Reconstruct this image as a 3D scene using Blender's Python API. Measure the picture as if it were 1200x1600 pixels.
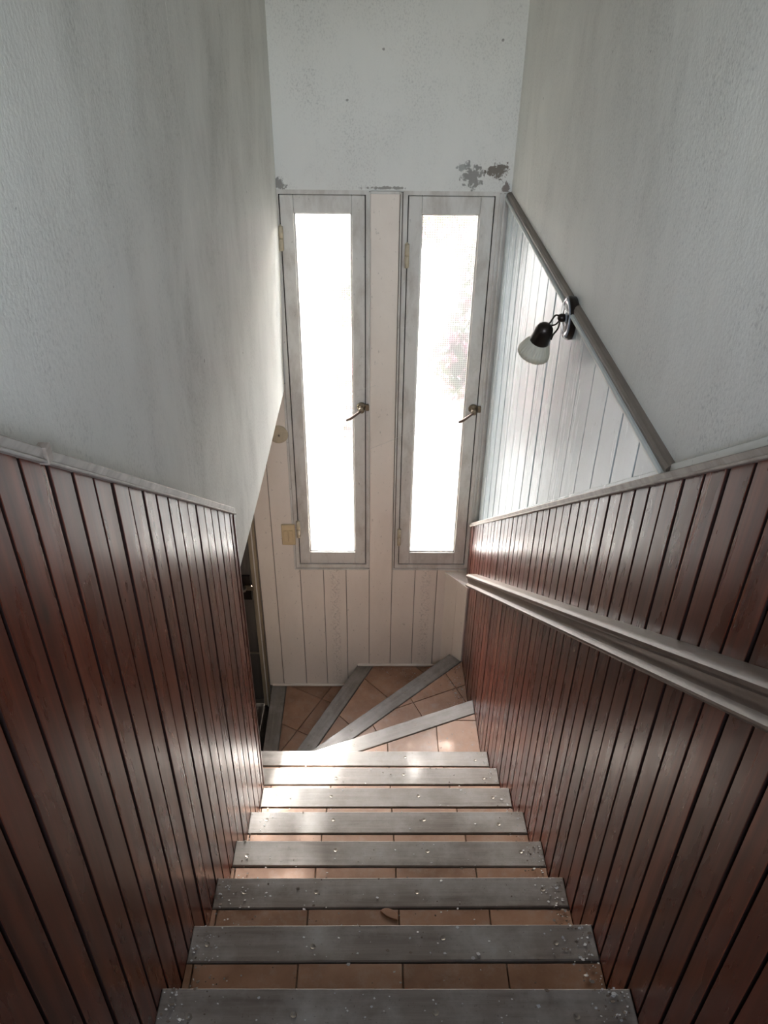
import bpy, bmesh, math, random
from mathutils import Vector, Matrix

for o in list(bpy.data.objects):
    bpy.data.objects.remove(o, do_unlink=True)
scene = bpy.context.scene
COL = scene.collection
RND = random.Random(7)

# ------------------------------------------------------------------ camera
FPX, PITCH, YAW, ROLL = 1249.4, 0.596203, -0.0153618, 0.0143248
CAM = Vector((-0.0554, -2.4644, 3.0224))
_p = (Vector((1, 0, 0)), Vector((0, math.sin(PITCH), math.cos(PITCH))), Vector((0, math.cos(PITCH), -math.sin(PITCH))))
_rz = Matrix.Rotation(YAW, 3, 'Z')
_r, _u, _f = (_rz @ v for v in _p)
_r2 = math.cos(ROLL) * _r + math.sin(ROLL) * _u
_u2 = -math.sin(ROLL) * _r + math.cos(ROLL) * _u
cam_data = bpy.data.cameras.new('camera')
cam_data.sensor_fit = 'HORIZONTAL'
cam_data.sensor_width = 36.0
cam_data.lens = 36.0 * FPX / 1200.0
cam_data.clip_start = 0.02
cam = bpy.data.objects.new('camera', cam_data)
COL.objects.link(cam)
m = Matrix((_r2, _u2, -_f)).transposed().to_4x4()
m.translation = CAM
cam.matrix_world = m
scene.camera = cam

# ------------------------------------------------------------------ sky, sun, exposure
SUN_EL = math.radians(31.0)
SUN_DIR = Vector((-0.035, -math.cos(SUN_EL), -math.sin(SUN_EL))).normalized()   # the way the light travels
world = bpy.data.worlds.new('sky')
scene.world = world
world.use_nodes = True
wn = world.node_tree
wn.nodes.clear()
w_out = wn.nodes.new('ShaderNodeOutputWorld')
w_bg = wn.nodes.new('ShaderNodeBackground')
w_sky = wn.nodes.new('ShaderNodeTexSky')
w_sky.sky_type = 'NISHITA'
w_sky.sun_disc = False
w_sky.sun_elevation = SUN_EL
w_sky.sun_rotation = math.radians(2.0)
w_sky.air_density = 1.0
w_sky.dust_density = 4.0
w_bg.inputs['Strength'].default_value = 1.1
w_hs = wn.nodes.new('ShaderNodeHueSaturation')          # hazy day: the blue is washed out
w_hs.inputs['Saturation'].default_value = 0.45
wn.links.new(w_sky.outputs[0], w_hs.inputs['Color'])
wn.links.new(w_hs.outputs[0], w_bg.inputs[0])
wn.links.new(w_bg.outputs[0], w_out.inputs[0])

sun_data = bpy.data.lights.new('sun', 'SUN')
sun_data.energy = 36.0
sun_data.angle = math.radians(3.0)
sun_data.color = (1.0, 0.965, 0.92)
sun = bpy.data.objects.new('sun', sun_data)
COL.objects.link(sun)
sun.location = (0.3, 8, 6)
sun.rotation_euler = SUN_DIR.to_track_quat('-Z', 'Y').to_euler()

vs = scene.view_settings
vs.view_transform = 'Standard'
vs.look = 'None'
vs.exposure = 2.3
vs.gamma = 1.0
vs.use_curve_mapping = False
cy = scene.cycles
cy.use_denoising = True
cy.max_bounces = 9
cy.diffuse_bounces = 7
cy.adaptive_threshold = 0.02
cy.glossy_bounces = 4
cy.transparent_max_bounces = 8
cy.caustics_reflective = False
cy.caustics_refractive = False
cy.sample_clamp_indirect = 3.0
cy.use_guiding = True
cy.blur_glossy = 0.5

# ------------------------------------------------------------------ node helpers
class NT:
    def __init__(self, name):
        self.m = bpy.data.materials.new(name)
        self.m.use_nodes = True
        self.t = self.m.node_tree
        self.t.nodes.clear()
        self.out = self.t.nodes.new('ShaderNodeOutputMaterial')
    def n(self, kind, **kw):
        nd = self.t.nodes.new(kind)
        for k, v in kw.items():
            if k.startswith('i_'):
                key = k[2:].replace('_', ' ')
                nd.inputs[key].default_value = v
            else:
                setattr(nd, k, v)
        return nd
    def l(self, a, b):
        self.t.links.new(a, b)
    def coords(self, scale=(1, 1, 1), rand=False, kind='Object'):
        tc = self.n('ShaderNodeTexCoord')
        mp = self.n('ShaderNodeMapping')
        mp.inputs['Scale'].default_value = scale
        self.l(tc.outputs[kind], mp.inputs['Vector'])
        if rand:
            oi = self.n('ShaderNodeObjectInfo')
            mu = self.n('ShaderNodeMath', operation='MULTIPLY')
            mu.inputs[1].default_value = 37.0
            self.l(oi.outputs['Random'], mu.inputs[0])
            cb = self.n('ShaderNodeCombineXYZ')
            for i in range(3):
                self.l(mu.outputs[0], cb.inputs[i])
            self.l(cb.outputs[0], mp.inputs['Location'])
        return mp.outputs[0]
    def noise(self, vec, scale, detail=4, rough=0.55, dist=0.0):
        nd = self.n('ShaderNodeTexNoise')
        nd.inputs['Scale'].default_value = scale
        nd.inputs['Detail'].default_value = detail
        nd.inputs['Roughness'].default_value = rough
        nd.inputs['Distortion'].default_value = dist
        self.l(vec, nd.inputs['Vector'])
        return nd.outputs['Fac']
    def ramp(self, fac, stops):
        nd = self.n('ShaderNodeValToRGB')
        el = nd.color_ramp.elements
        while len(el) < len(stops):
            el.new(0.5)
        for e, (p, c) in zip(el, stops):
            e.position = p
            e.color = (*c, 1) if len(c) == 3 else c
        self.l(fac, nd.inputs[0])
        return nd.outputs[0]
    def mix(self, fac, a, b, mode='MIX'):
        nd = self.n('ShaderNodeMix', data_type='RGBA', blend_type=mode)
        for v, i in ((fac, 0), (a, 6), (b, 7)):
            if isinstance(v, (int, float)):
                nd.inputs[i].default_value = v
            elif isinstance(v, tuple):
                nd.inputs[i].default_value = (*v, 1)
            else:
                self.l(v, nd.inputs[i])
        return nd.outputs[2]
    def math(self, op, a, b=None, clamp=False):
        nd = self.n('ShaderNodeMath', operation=op, use_clamp=clamp)
        for i, v in enumerate((a, b)):
            if v is None:
                continue
            if isinstance(v, (int, float)):
                nd.inputs[i].default_value = v
            else:
                self.l(v, nd.inputs[i])
        return nd.outputs[0]
    def maprange(self, v, a, b, c=0.0, d=1.0, smooth=False):
        nd = self.n('ShaderNodeMapRange')
        if smooth:
            nd.interpolation_type = 'SMOOTHSTEP'
        self.l(v, nd.inputs[0])
        for i, x in zip((1, 2, 3, 4), (a, b, c, d)):
            nd.inputs[i].default_value = x
        return nd.outputs[0]
    def bump(self, h, strength, dist=0.01, prev=None):
        nd = self.n('ShaderNodeBump')
        nd.inputs['Strength'].default_value = strength
        nd.inputs['Distance'].default_value = dist
        self.l(h, nd.inputs['Height'])
        if prev is not None:
            self.l(prev, nd.inputs['Normal'])
        return nd.outputs[0]
    def principled(self, color, rough=0.5, normal=None, spec=0.5, metal=0.0, coat=0.0, coat_rough=0.2):
        b = self.n('ShaderNodeBsdfPrincipled')
        for key, v in (('Base Color', color), ('Roughness', rough), ('Specular IOR Level', spec), ('Metallic', metal),
                       ('Coat Weight', coat), ('Coat Roughness', coat_rough)):
            if isinstance(v, (int, float)):
                b.inputs[key].default_value = v
            elif isinstance(v, tuple):
                b.inputs[key].default_value = (*v, 1)
            else:
                self.l(v, b.inputs[key])
        if normal is not None:
            self.l(normal, b.inputs['Normal'])
            self.l(normal, b.inputs['Coat Normal'])
        self.l(b.outputs[0], self.out.inputs[0])
        return b

M = {}

def mat_plank():
    t = NT('varnished_pine')
    # growth rings cut lengthwise: slow wander along the plank, quick change across it
    v = t.coords((42, 42, 1.1), rand=True)
    g = t.noise(v, 1.0, 4, 0.55, 0.1)
    fine = t.noise(t.coords((120, 120, 3), rand=True), 1.0, 3, 0.6)
    col = t.ramp(g, [(0.28, (0.060, 0.012, 0.006)), (0.5, (0.122, 0.027, 0.013)), (0.75, (0.205, 0.052, 0.025))])
    col = t.mix(t.maprange(fine, 0.40, 0.72, 0.0, 0.40), col, (0.040, 0.012, 0.008))
    tone = t.noise(t.coords((5, 5, 1.3), rand=True), 1.0, 3, 0.5)
    oi = t.n('ShaderNodeObjectInfo')
    hs = t.n('ShaderNodeHueSaturation')
    val = t.math('MULTIPLY', t.maprange(oi.outputs['Random'], 0, 1, 0.80, 1.18), t.maprange(tone, 0.3, 0.7, 0.78, 1.18))
    t.l(val, hs.inputs['Value'])
    t.l(col, hs.inputs['Color'])
    col = hs.outputs[0]
    # a few knots, with darker wood round them
    wob = t.noise(t.coords((22, 22, 9), rand=True), 1.0, 2, 0.5)
    vo = t.n('ShaderNodeTexVoronoi', feature='F1')
    vo.inputs['Scale'].default_value = 1.0
    t.l(t.coords((7, 7, 2.4), rand=True), vo.inputs['Vector'])
    dk = t.math('ADD', vo.outputs['Distance'], t.math('MULTIPLY', t.math('SUBTRACT', wob, 0.5), 0.012))
    col = t.mix(t.maprange(dk, 0.03, 0.17, 0.35, 0.0, True), col, (0.045, 0.015, 0.010))
    col = t.mix(t.maprange(dk, 0.02, 0.065, 0.8, 0.0, True), col, (0.016, 0.008, 0.006))
    rg = t.maprange(t.noise(t.coords((20, 20, 4), rand=True), 1.0, 3), 0.3, 0.75, 0.24, 0.35)
    nb = t.bump(fine, 0.12, 0.0010)
    t.principled(col, rg, nb, spec=0.95)
    return t.m

def mat_dark_wood(name, c1, c2, rough, axis='z', bump=0.2):
    t = NT(name)
    sc = {'z': (50, 50, 2), 'x': (2.5, 60, 60), 'y': (50, 3, 50)}[axis]
    g = t.noise(t.coords(sc, rand=True), 1.0, 5, 0.6, 0.4)
    col = t.ramp(g, [(0.3, c1), (0.72, c2)])
    st = t.maprange(t.noise(t.coords((5, 5, 5), rand=True), 1.0, 5, 0.6), 0.45, 0.75)
    col = t.mix(t.math('MULTIPLY', st, 0.35), col, tuple(x * 0.5 for x in c1))
    t.principled(col, rough, t.bump(g, bump, 0.003), spec=0.5)
    return t.m

def mat_nosing():
    t = NT('worn_grey_wood')
    tc = t.coords((3.0, 55, 55), rand=True)
    g = t.noise(tc, 1.0, 5, 0.65, 0.3)
    col = t.ramp(g, [(0.28, (0.110, 0.090, 0.074)), (0.75, (0.215, 0.188, 0.162))])
    bl = t.noise(t.coords((7, 7, 7), rand=True), 1.0, 6, 0.65)
    col = t.mix(t.maprange(bl, 0.42, 0.72), col, (0.28, 0.265, 0.245))
    sp = t.noise(t.coords((160, 160, 160)), 1.0, 2, 0.5)
    col = t.mix(t.maprange(sp, 0.66, 0.74, 0, 0.5), col, (0.06, 0.045, 0.035))
    t.principled(col, t.maprange(bl, 0.3, 0.7, 0.36, 0.58), t.bump(g, 0.18, 0.003), spec=0.5)
    return t.m

def mat_tile():
    t = NT('terracotta_tile')
    oi = t.n('ShaderNodeObjectInfo')
    b = t.noise(t.coords((9, 9, 9), rand=True), 1.0, 5, 0.6)
    col = t.ramp(b, [(0.3, (0.215, 0.115, 0.068)), (0.55, (0.300, 0.168, 0.104)), (0.8, (0.36, 0.235, 0.160))])
    hs = t.n('ShaderNodeHueSaturation')
    t.l(t.maprange(oi.outputs['Random'], 0, 1, 0.82, 1.15), hs.inputs['Value'])
    t.l(col, hs.inputs['Color'])
    d = t.maprange(t.noise(t.coords((26, 26, 26)), 1.0, 5, 0.7), 0.5, 0.75)
    col = t.mix(t.math('MULTIPLY', d, 0.4), hs.outputs[0], (0.36, 0.31, 0.27))
    t.principled(col, t.maprange(b, 0.3, 0.7, 0.34, 0.55), t.bump(b, 0.1, 0.004), spec=0.45)
    return t.m

def mat_plaster(name, base, dark, stain=0.6, peel=None):
    t = NT(name)
    big = t.noise(t.coords((1.6, 1.6, 0.8)), 1.0, 4, 0.55, 0.3)
    mid = t.noise(t.coords((5, 5, 2.6)), 1.0, 6, 0.68, 0.3)
    s = t.math('MULTIPLY', t.maprange(big, 0.38, 0.68), t.maprange(mid, 0.30, 0.72))
    col = t.mix(t.math('MULTIPLY', s, stain), base, dark)
    # sooty speckle of the sand render
    sp = t.noise(t.coords((170, 170, 110)), 1.0, 3, 0.6)
    pm = t.math('MULTIPLY', t.maprange(sp, 0.50, 0.70), t.maprange(mid, 0.42, 0.65))
    col = t.mix(t.math('MULTIPLY', pm, 0.42), col, tuple(x * 0.45 for x in dark))
    fl = t.noise(t.coords((28, 28, 28)), 1.0, 1, 0.4)
    col = t.mix(t.maprange(fl, 0.815, 0.825, 0, 0.6), col, (0.09, 0.07, 0.055))
    hgt = t.noise(t.coords((120, 120, 90)), 1.0, 4, 0.65)
    nb = t.bump(hgt, 0.35, 0.004)
    nb = t.bump(big, 0.3, 0.05, nb)
    if peel:
        tc = t.n('ShaderNodeTexCoord')
        pn = t.noise(t.coords((38, 38, 38)), 1.0, 6, 0.7, 0.6)
        for (px, py, pz, sx, sz, c) in peel:
            mp = t.n('ShaderNodeMapping')
            mp.inputs['Location'].default_value = (-px / sx, 0, -pz / sz)
            mp.inputs['Scale'].default_value = (1 / sx, 0, 1 / sz)
            t.l(tc.outputs['Object'], mp.inputs['Vector'])
            ln = t.n('ShaderNodeVectorMath', operation='LENGTH')
            t.l(mp.outputs[0], ln.inputs[0])
            d = t.math('ADD', ln.outputs['Value'], t.math('MULTIPLY', t.math('SUBTRACT', pn, 0.5), 3.4))
            k = t.maprange(d, 0.62, 0.82, 1.0, 0.0)
            col = t.mix(t.math('MULTIPLY', k, 0.85), col, c)
    t.principled(col, 0.62, nb, spec=0.35)
    return t.m

def mat_paint(name, base, dirt, rough=0.35, amount=0.35, axis_scale=(3, 3, 1.2), bump=0.06, scroll=None):
    t = NT(name)
    a = t.noise(t.coords(axis_scale), 1.0, 6, 0.65, 0.3)
    col = t.mix(t.math('MULTIPLY', t.maprange(a, 0.45, 0.75), amount), base, dirt)
    f = t.noise(t.coords((70, 70, 45)), 1.0, 3, 0.6)
    col = t.mix(t.maprange(f, 0.66, 0.74, 0, 0.45), col, tuple(x * 0.4 for x in dirt))
    nb = t.bump(t.noise(t.coords((40, 40, 9)), 1.0, 3), bump, 0.006)
    if scroll is not None:
        tc = t.n('ShaderNodeTexCoord')
        sp = t.n('ShaderNodeSeparateXYZ')
        t.l(tc.outputs['Object'], sp.inputs[0])
        dx = t.math('ABSOLUTE', t.math('SUBTRACT', sp.outputs[0], scroll))
        band = t.maprange(dx, 0.022, 0.034, 1.0, 0.0, True)
        sn = t.math('MULTIPLY', t.math('SINE', t.math('MULTIPLY', sp.outputs[2], 62.0)), 0.014)
        vine = t.math('ABSOLUTE', t.math('SUBTRACT', t.math('SUBTRACT', sp.outputs[0], scroll), sn))
        vl = t.maprange(vine, 0.003, 0.009, 1.0, 0.0, True)
        br = t.maprange(t.noise(t.coords((85, 85, 85)), 1.0, 4, 0.7), 0.50, 0.62)
        k = t.math('MULTIPLY', t.math('MULTIPLY', band, t.math('MAXIMUM', t.math('MULTIPLY', vl, br), t.math('MULTIPLY', br, 0.5))), 0.55)
        col = t.mix(k, col, tuple(x * 0.5 for x in dirt))
        nb = t.bump(vl, 0.3, 0.002, nb)
    t.principled(col, t.maprange(a, 0.3, 0.7, rough * 0.85, rough * 1.3), nb, spec=0.5)
    return t.m

def mat_plain(name, c, rough=0.5, metal=0.0, spec=0.5, noise=0.25, scale=30):
    t = NT(name)
    a = t.noise(t.coords((scale, scale, scale)), 1.0, 4, 0.6)
    col = t.mix(t.math('MULTIPLY', t.maprange(a, 0.4, 0.75), noise), c, tuple(x * 0.45 for x in c))
    t.principled(col, rough, t.bump(a, 0.06, 0.002), spec=spec, metal=metal)
    return t.m

def mat_pane():
    """Pressed cathedral glass: it scatters most of the daylight and lets a small share straight through."""
    t = NT('pressed_glass')
    tc = t.n('ShaderNodeTexCoord')
    sp = t.n('ShaderNodeSeparateXYZ')
    t.l(tc.outputs['Object'], sp.inputs[0])
    P = 2 * math.pi / 0.0105
    a = t.math('ABSOLUTE', t.math('SINE', t.math('MULTIPLY', sp.outputs[0], P / 2)))
    b = t.math('ABSOLUTE', t.math('SINE', t.math('MULTIPLY', sp.outputs[2], P / 2)))
    cell = t.math('MULTIPLY', a, b)
    col = t.mix(t.maprange(cell, 0.25, 0.95), (0.185, 0.203, 0.218), (0.075, 0.083, 0.090))
    tr = t.n('ShaderNodeBsdfTranslucent')
    t.l(col, tr.inputs[0])
    tp = t.n('ShaderNodeBsdfTransparent')
    t.l(t.mix(t.maprange(cell, 0.30, 0.95), (0.97, 0.98, 0.99), (0.66, 0.68, 0.70)), tp.inputs[0])
    rf = t.n('ShaderNodeBsdfRefraction')
    rf.inputs['IOR'].default_value = 1.12
    rf.inputs['Roughness'].default_value = 0.8
    t.l(t.mix(t.maprange(cell, 0.25, 0.95), (0.97, 0.98, 0.99), (0.62, 0.64, 0.66)), rf.inputs['Color'])
    m0 = t.n('ShaderNodeMixShader')
    m0.inputs[0].default_value = 0.55
    t.l(tr.outputs[0], m0.inputs[1])
    t.l(rf.outputs[0], m0.inputs[2])
    mx = t.n('ShaderNodeMixShader')
    mx.inputs[0].default_value = 0.52
    t.l(m0.outputs[0], mx.inputs[1])
    t.l(tp.outputs[0], mx.inputs[2])
    gl = t.n('ShaderNodeBsdfGlossy')
    gl.inputs['Roughness'].default_value = 0.15
    t.l(t.bump(cell, 0.3, 0.002), gl.inputs['Normal'])
    mx2 = t.n('ShaderNodeMixShader')
    mx2.inputs[0].default_value = 0.05
    t.l(mx.outputs[0], mx2.inputs[1])
    t.l(gl.outputs[0], mx2.inputs[2])
    t.l(mx2.outputs[0], t.out.inputs[0])
    return t.m

M['plank'] = mat_plank()
M['plank_back'] = mat_dark_wood('groove_shade_wood', (0.016, 0.006, 0.004), (0.030, 0.010, 0.007), 0.75)
M['edge'] = mat_dark_wood('edge_strip_wood', (0.035, 0.010, 0.007), (0.085, 0.024, 0.014), 0.4)
M['rail'] = mat_dark_wood('dusty_rail_wood', (0.20, 0.155, 0.125), (0.40, 0.34, 0.29), 0.45, 'y')
M['rail_pale'] = mat_dark_wood('worn_rail_wood', (0.30, 0.27, 0.24), (0.52, 0.49, 0.45), 0.45, 'y')
M['handrail'] = mat_dark_wood('handrail_wood', (0.076, 0.051, 0.037), (0.128, 0.091, 0.068), 0.38, 'y', 0.12)
M['trim'] = mat_dark_wood('dusty_brown_trim', (0.13, 0.100, 0.078), (0.25, 0.21, 0.175), 0.5, 'y')
M['nosing'] = mat_nosing()
M['tile'] = mat_tile()
M['grout'] = mat_plain('grout_and_concrete', (0.22, 0.17, 0.135), 0.85)
M['plaster_left'] = mat_plaster('sooty_plaster', (0.69, 0.685, 0.64), (0.36, 0.355, 0.32), 0.70)
M['plaster_right'] = mat_plaster('grey_plaster', (0.83, 0.825, 0.78), (0.56, 0.555, 0.52), 0.6)
M['plaster_far'] = mat_plaster('peeling_plaster', (0.72, 0.71, 0.665), (0.50, 0.49, 0.455), 0.5,
    peel=[(0.350, 0, 2.312, 0.052, 0.062, (0.20, 0.19, 0.172)), (0.452, 0, 2.335, 0.058, 0.034, (0.095, 0.068, 0.045)),
          (0.30, 0, 2.345, 0.03, 0.02, (0.30, 0.30, 0.28)), (-0.46, 0, 2.27, 0.035, 0.03, (0.20, 0.19, 0.17)),
          (-0.02, 0, 2.262, 0.11, 0.008, (0.24, 0.22, 0.19)), (0.495, 0, 2.27, 0.02, 0.03, (0.16, 0.12, 0.10))])
M['plaster_plain'] = mat_plaster('upper_plaster', (0.74, 0.735, 0.70), (0.55, 0.54, 0.51), 0.4)
M['paint_far'] = mat_paint('cream_painted_boards', (0.80, 0.715, 0.63), (0.54, 0.45, 0.37), 0.42, 0.35)
M['scroll_a'] = mat_paint('scroll_printed_board', (0.80, 0.715, 0.63), (0.54, 0.45, 0.37), 0.42, 0.35, scroll=-0.274)
M['scroll_b'] = mat_paint('scroll_printed_board_b', (0.80, 0.715, 0.63), (0.54, 0.45, 0.37), 0.42, 0.35, scroll=0.2425)
M['paint_right'] = mat_paint('pale_glossy_boards', (0.57, 0.635, 0.66), (0.43, 0.46, 0.465), 0.24, 0.35, (9, 9, 1.0), 0.16)
M['paint_frame'] = mat_paint('old_window_paint', (0.62, 0.595, 0.55), (0.30, 0.245, 0.19), 0.42, 0.65, (12, 12, 5))
M['paint_strip'] = mat_paint('pale_green_strip', (0.56, 0.585, 0.555), (0.38, 0.38, 0.35), 0.4, 0.35)
M['groove'] = mat_plain('groove_shadow_paint', (0.20, 0.17, 0.14), 0.7)
M['pane'] = mat_pane()
M['door'] = mat_dark_wood('dark_door_paint', (0.060, 0.052, 0.045), (0.105, 0.092, 0.080), 0.38)
M['door_frame'] = mat_dark_wood('ochre_jamb_paint', (0.20, 0.155, 0.105), (0.36, 0.29, 0.20), 0.5)
M['bronze'] = mat_plain('dark_bronze', (0.028, 0.020, 0.016), 0.32, 0.6, 0.5, 0.3)
M['brass'] = mat_plain('tarnished_brass', (0.20, 0.155, 0.105), 0.42, 0.7, 0.5, 0.6, 90)
M['lever'] = mat_plain('brown_lever_metal', (0.13, 0.085, 0.065), 0.35, 0.5)
M['steel'] = mat_plain('dull_steel', (0.26, 0.23, 0.19), 0.45, 0.6, 0.5, 0.5, 60)
M['plate'] = mat_plain('glazed_blue_grey', (0.24, 0.26, 0.29), 0.12, 0.0, 0.8, 0.5, 25)
M['cream'] = mat_plain('yellowed_plastic', (0.60, 0.46, 0.27), 0.4, 0.0, 0.5, 0.15)
M['cream_pale'] = mat_plain('pale_bakelite', (0.52, 0.44, 0.31), 0.5, 0.0, 0.5, 0.3)
M['flake'] = mat_plain('paint_flake', (0.50, 0.50, 0.49), 0.6)
M['crumb'] = mat_plain('brown_crumb', (0.13, 0.10, 0.075), 0.8)
M['web'] = mat_plain('cobweb', (0.60, 0.58, 0.54), 0.6)
M['ground'] = mat_plain('terrace', (0.042, 0.041, 0.039), 0.9, 0, 0.3, 0.3, 3)
M['bark'] = mat_plain('bark', (0.10, 0.075, 0.055), 0.9)
t = NT('shade_glass')
_b = t.principled((0.74, 0.72, 0.62), 0.3, None, spec=0.5)
_tr = t.n('ShaderNodeBsdfTranslucent')
_tr.inputs[0].default_value = (0.8, 0.77, 0.65, 1)
_mx = t.n('ShaderNodeMixShader')
_mx.inputs[0].default_value = 0.35
t.l(_b.outputs[0], _mx.inputs[1]); t.l(_tr.outputs[0], _mx.inputs[2]); t.l(_mx.outputs[0], t.out.inputs[0])
M['shade'] = t.m
for nm, c in (('leaf', (0.055, 0.075, 0.040)), ('bract', (0.33, 0.16, 0.21))):
    t = NT(nm)
    _d = t.principled(c, 0.6)
    _tr = t.n('ShaderNodeBsdfTranslucent'); _tr.inputs[0].default_value = (*[min(1, x * 1.3) for x in c], 1)
    _mx = t.n('ShaderNodeMixShader'); _mx.inputs[0].default_value = 0.4
    t.l(_d.outputs[0], _mx.inputs[1]); t.l(_tr.outputs[0], _mx.inputs[2]); t.l(_mx.outputs[0], t.out.inputs[0])
    M[nm] = t.m

# ------------------------------------------------------------------ mesh helpers
def link(name, me, mat, parent=None):
    ob = bpy.data.objects.new(name, me)
    if mat is not None and not me.materials:
        me.materials.append(M[mat] if isinstance(mat, str) else mat)
    COL.objects.link(ob)
    if parent is not None:
        ob.parent = parent
    return ob

def from_bm(name, bm, mat, parent=None, smooth=False):
    bmesh.ops.recalc_face_normals(bm, faces=bm.faces)
    me = bpy.data.meshes.new(name)
    bm.to_mesh(me)
    bm.free()
    if smooth:
        for p in me.polygons:
            p.use_smooth = True
    return link(name, me, mat, parent)

def empty(name, loc=(0, 0, 0), parent=None):
    e = bpy.data.objects.new(name, None)
    e.empty_display_size = 0.1
    e.location = loc
    COL.objects.link(e)
    if parent is not None:
        e.parent = parent
    return e

def tag(o, label=None, cat=None, kind=None, group=None):
    if label: o['label'] = label
    if cat: o['category'] = cat
    if kind: o['kind'] = kind
    if group: o['group'] = group
    return o

def add_box(bm, a, b, bevel=0.0):
    vs_ = [bm.verts.new((x, y, z)) for x in (a[0], b[0]) for y in (a[1], b[1]) for z in (a[2], b[2])]
    fs = [bm.faces.new([vs_[i] for i in f]) for f in ((0, 1, 3, 2), (4, 6, 7, 5), (0, 4, 5, 1), (2, 3, 7, 6), (0, 2, 6, 4), (1, 5, 7, 3))]
    if bevel:
        es = list({e for f in fs for e in f.edges})
        bmesh.ops.bevel(bm, geom=es, offset=bevel, segments=1, affect='EDGES')

def box(name, a, b, mat, parent=None, bevel=0.0):
    bm = bmesh.new()
    add_box(bm, a, b, bevel)
    return from_bm(name, bm, mat, parent)

def boxes(name, lst, mat, parent=None, bevel=0.0):
    bm = bmesh.new()
    for a, b in lst:
        add_box(bm, a, b, bevel)
    return from_bm(name, bm, mat, parent)

def add_prism(bm, loops):
    """closed solid through several rings of the same count"""
    rings = [[bm.verts.new(p) for p in lp] for lp in loops]
    n = len(rings[0])
    for r0, r1 in zip(rings, rings[1:]):
        for i in range(n):
            bm.faces.new((r0[i], r0[(i + 1) % n], r1[(i + 1) % n], r1[i]))
    bm.faces.new(rings[0][::-1])
    bm.faces.new(rings[-1])

def prism(name, loops, mat, parent=None, smooth=False):
    bm = bmesh.new()
    add_prism(bm, loops)
    return from_bm(name, bm, mat, parent, smooth)

def add_tube(bm, pts, rad, seg=8):
    pts = [Vector(p) for p in pts]
    rings = []
    prev = None
    for i, p in enumerate(pts):
        d = (pts[min(i + 1, len(pts) - 1)] - pts[max(i - 1, 0)]).normalized()
        if prev is None:
            a = d.orthogonal().normalized()
        else:
            a = (prev - d * prev.dot(d)).normalized()
        prev = a
        b = d.cross(a)
        r = rad[i] if isinstance(rad, (list, tuple)) else rad
        rings.append([p + (a * math.cos(t) + b * math.sin(t)) * r for t in (2 * math.pi * k / seg for k in range(seg))])
    add_prism(bm, rings)

def tube(name, pts, rad, mat, parent=None, seg=8):
    bm = bmesh.new()
    add_tube(bm, pts, rad, seg)
    return from_bm(name, bm, mat, parent, True)

def lathe(name, base, axis, prof, mat, parent=None, seg=24, flute=0.0, nfl=0, smooth=True, closed=True):
    """prof: (distance along axis, radius)"""
    base = Vector(base)
    axis = Vector(axis).normalized()
    a = axis.orthogonal().normalized()
    b = axis.cross(a)
    bm = bmesh.new()
    rings = []
    for s, r in prof:
        ring = []
        for k in range(seg):
            t_ = 2 * math.pi * k / seg
            rr = r * (1 + flute * math.cos(nfl * t_)) if nfl else r
            ring.append(bm.verts.new(base + axis * s + (a * math.cos(t_) + b * math.sin(t_)) * rr))
        rings.append(ring)
    for r0, r1 in zip(rings, rings[1:]):
        for i in range(seg):
            bm.faces.new((r0[i], r0[(i + 1) % seg], r1[(i + 1) % seg], r1[i]))
    if closed:
        bm.faces.new(rings[0][::-1])
        bm.faces.new(rings[-1])
    return from_bm(name, bm, mat, parent, smooth)

def shrink(poly, d):
    """inset a convex or mildly concave 2D polygon (counter-clockwise)"""
    n = len(poly)
    out = []
    for i in range(n):
        p0, p1, p2 = (Vector(poly[(i + k) % n]) for k in (-1, 0, 1))
        e0 = (p1 - p0).normalized(); e1 = (p2 - p1).normalized()
        n0 = Vector((-e0.y, e0.x)); n1 = Vector((-e1.y, e1.x))
        s = 1 + n0.dot(n1)
        mv = (n0 + n1) * (d / max(s, 0.25))
        out.append(p1 + mv)
    return [(p.x, p.y) for p in out]

def ccw(poly):
    a = sum(poly[i][0] * poly[(i + 1) % len(poly)][1] - poly[(i + 1) % len(poly)][0] * poly[i][1] for i in range(len(poly)))
    return poly if a > 0 else poly[::-1]

def clip(poly, p, n):
    """keep the side where (q - p) . n >= 0"""
    out = []
    for i in range(len(poly)):
        a, b = poly[i], poly[(i + 1) % len(poly)]
        da = (a[0] - p[0]) * n[0] + (a[1] - p[1]) * n[1]
        db = (b[0] - p[0]) * n[0] + (b[1] - p[1]) * n[1]
        if da >= 0:
            out.append(a)
        if (da >= 0) != (db >= 0):
            t_ = da / (da - db)
            out.append((a[0] + (b[0] - a[0]) * t_, a[1] + (b[1] - a[1]) * t_))
    return out

def area(poly):
    return abs(sum(poly[i][0] * poly[(i + 1) % len(poly)][1] - poly[(i + 1) % len(poly)][0] * poly[i][1] for i in range(len(poly)))) / 2

def clean(poly, eps=0.004):
    out = []
    for p in poly:
        if not out or math.hypot(p[0] - out[-1][0], p[1] - out[-1][1]) > eps:
            out.append(p)
    if len(out) > 1 and math.hypot(out[0][0] - out[-1][0], out[0][1] - out[-1][1]) <= eps:
        out.pop()
    return out

def slab(name, poly, z0, z1, mat, parent=None, bev=0.0):
    """horizontal slab with a chamfered top edge"""
    poly = ccw(clean(poly))
    loops = [[(x, y, z0) for x, y in poly]]
    if bev:
        loops.append([(x, y, z1 - bev) for x, y in poly])
        loops.append([(x, y, z1) for x, y in shrink(poly, bev)])
    else:
        loops.append([(x, y, z1) for x, y in poly])
    return prism(name, loops, mat, parent)

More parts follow.
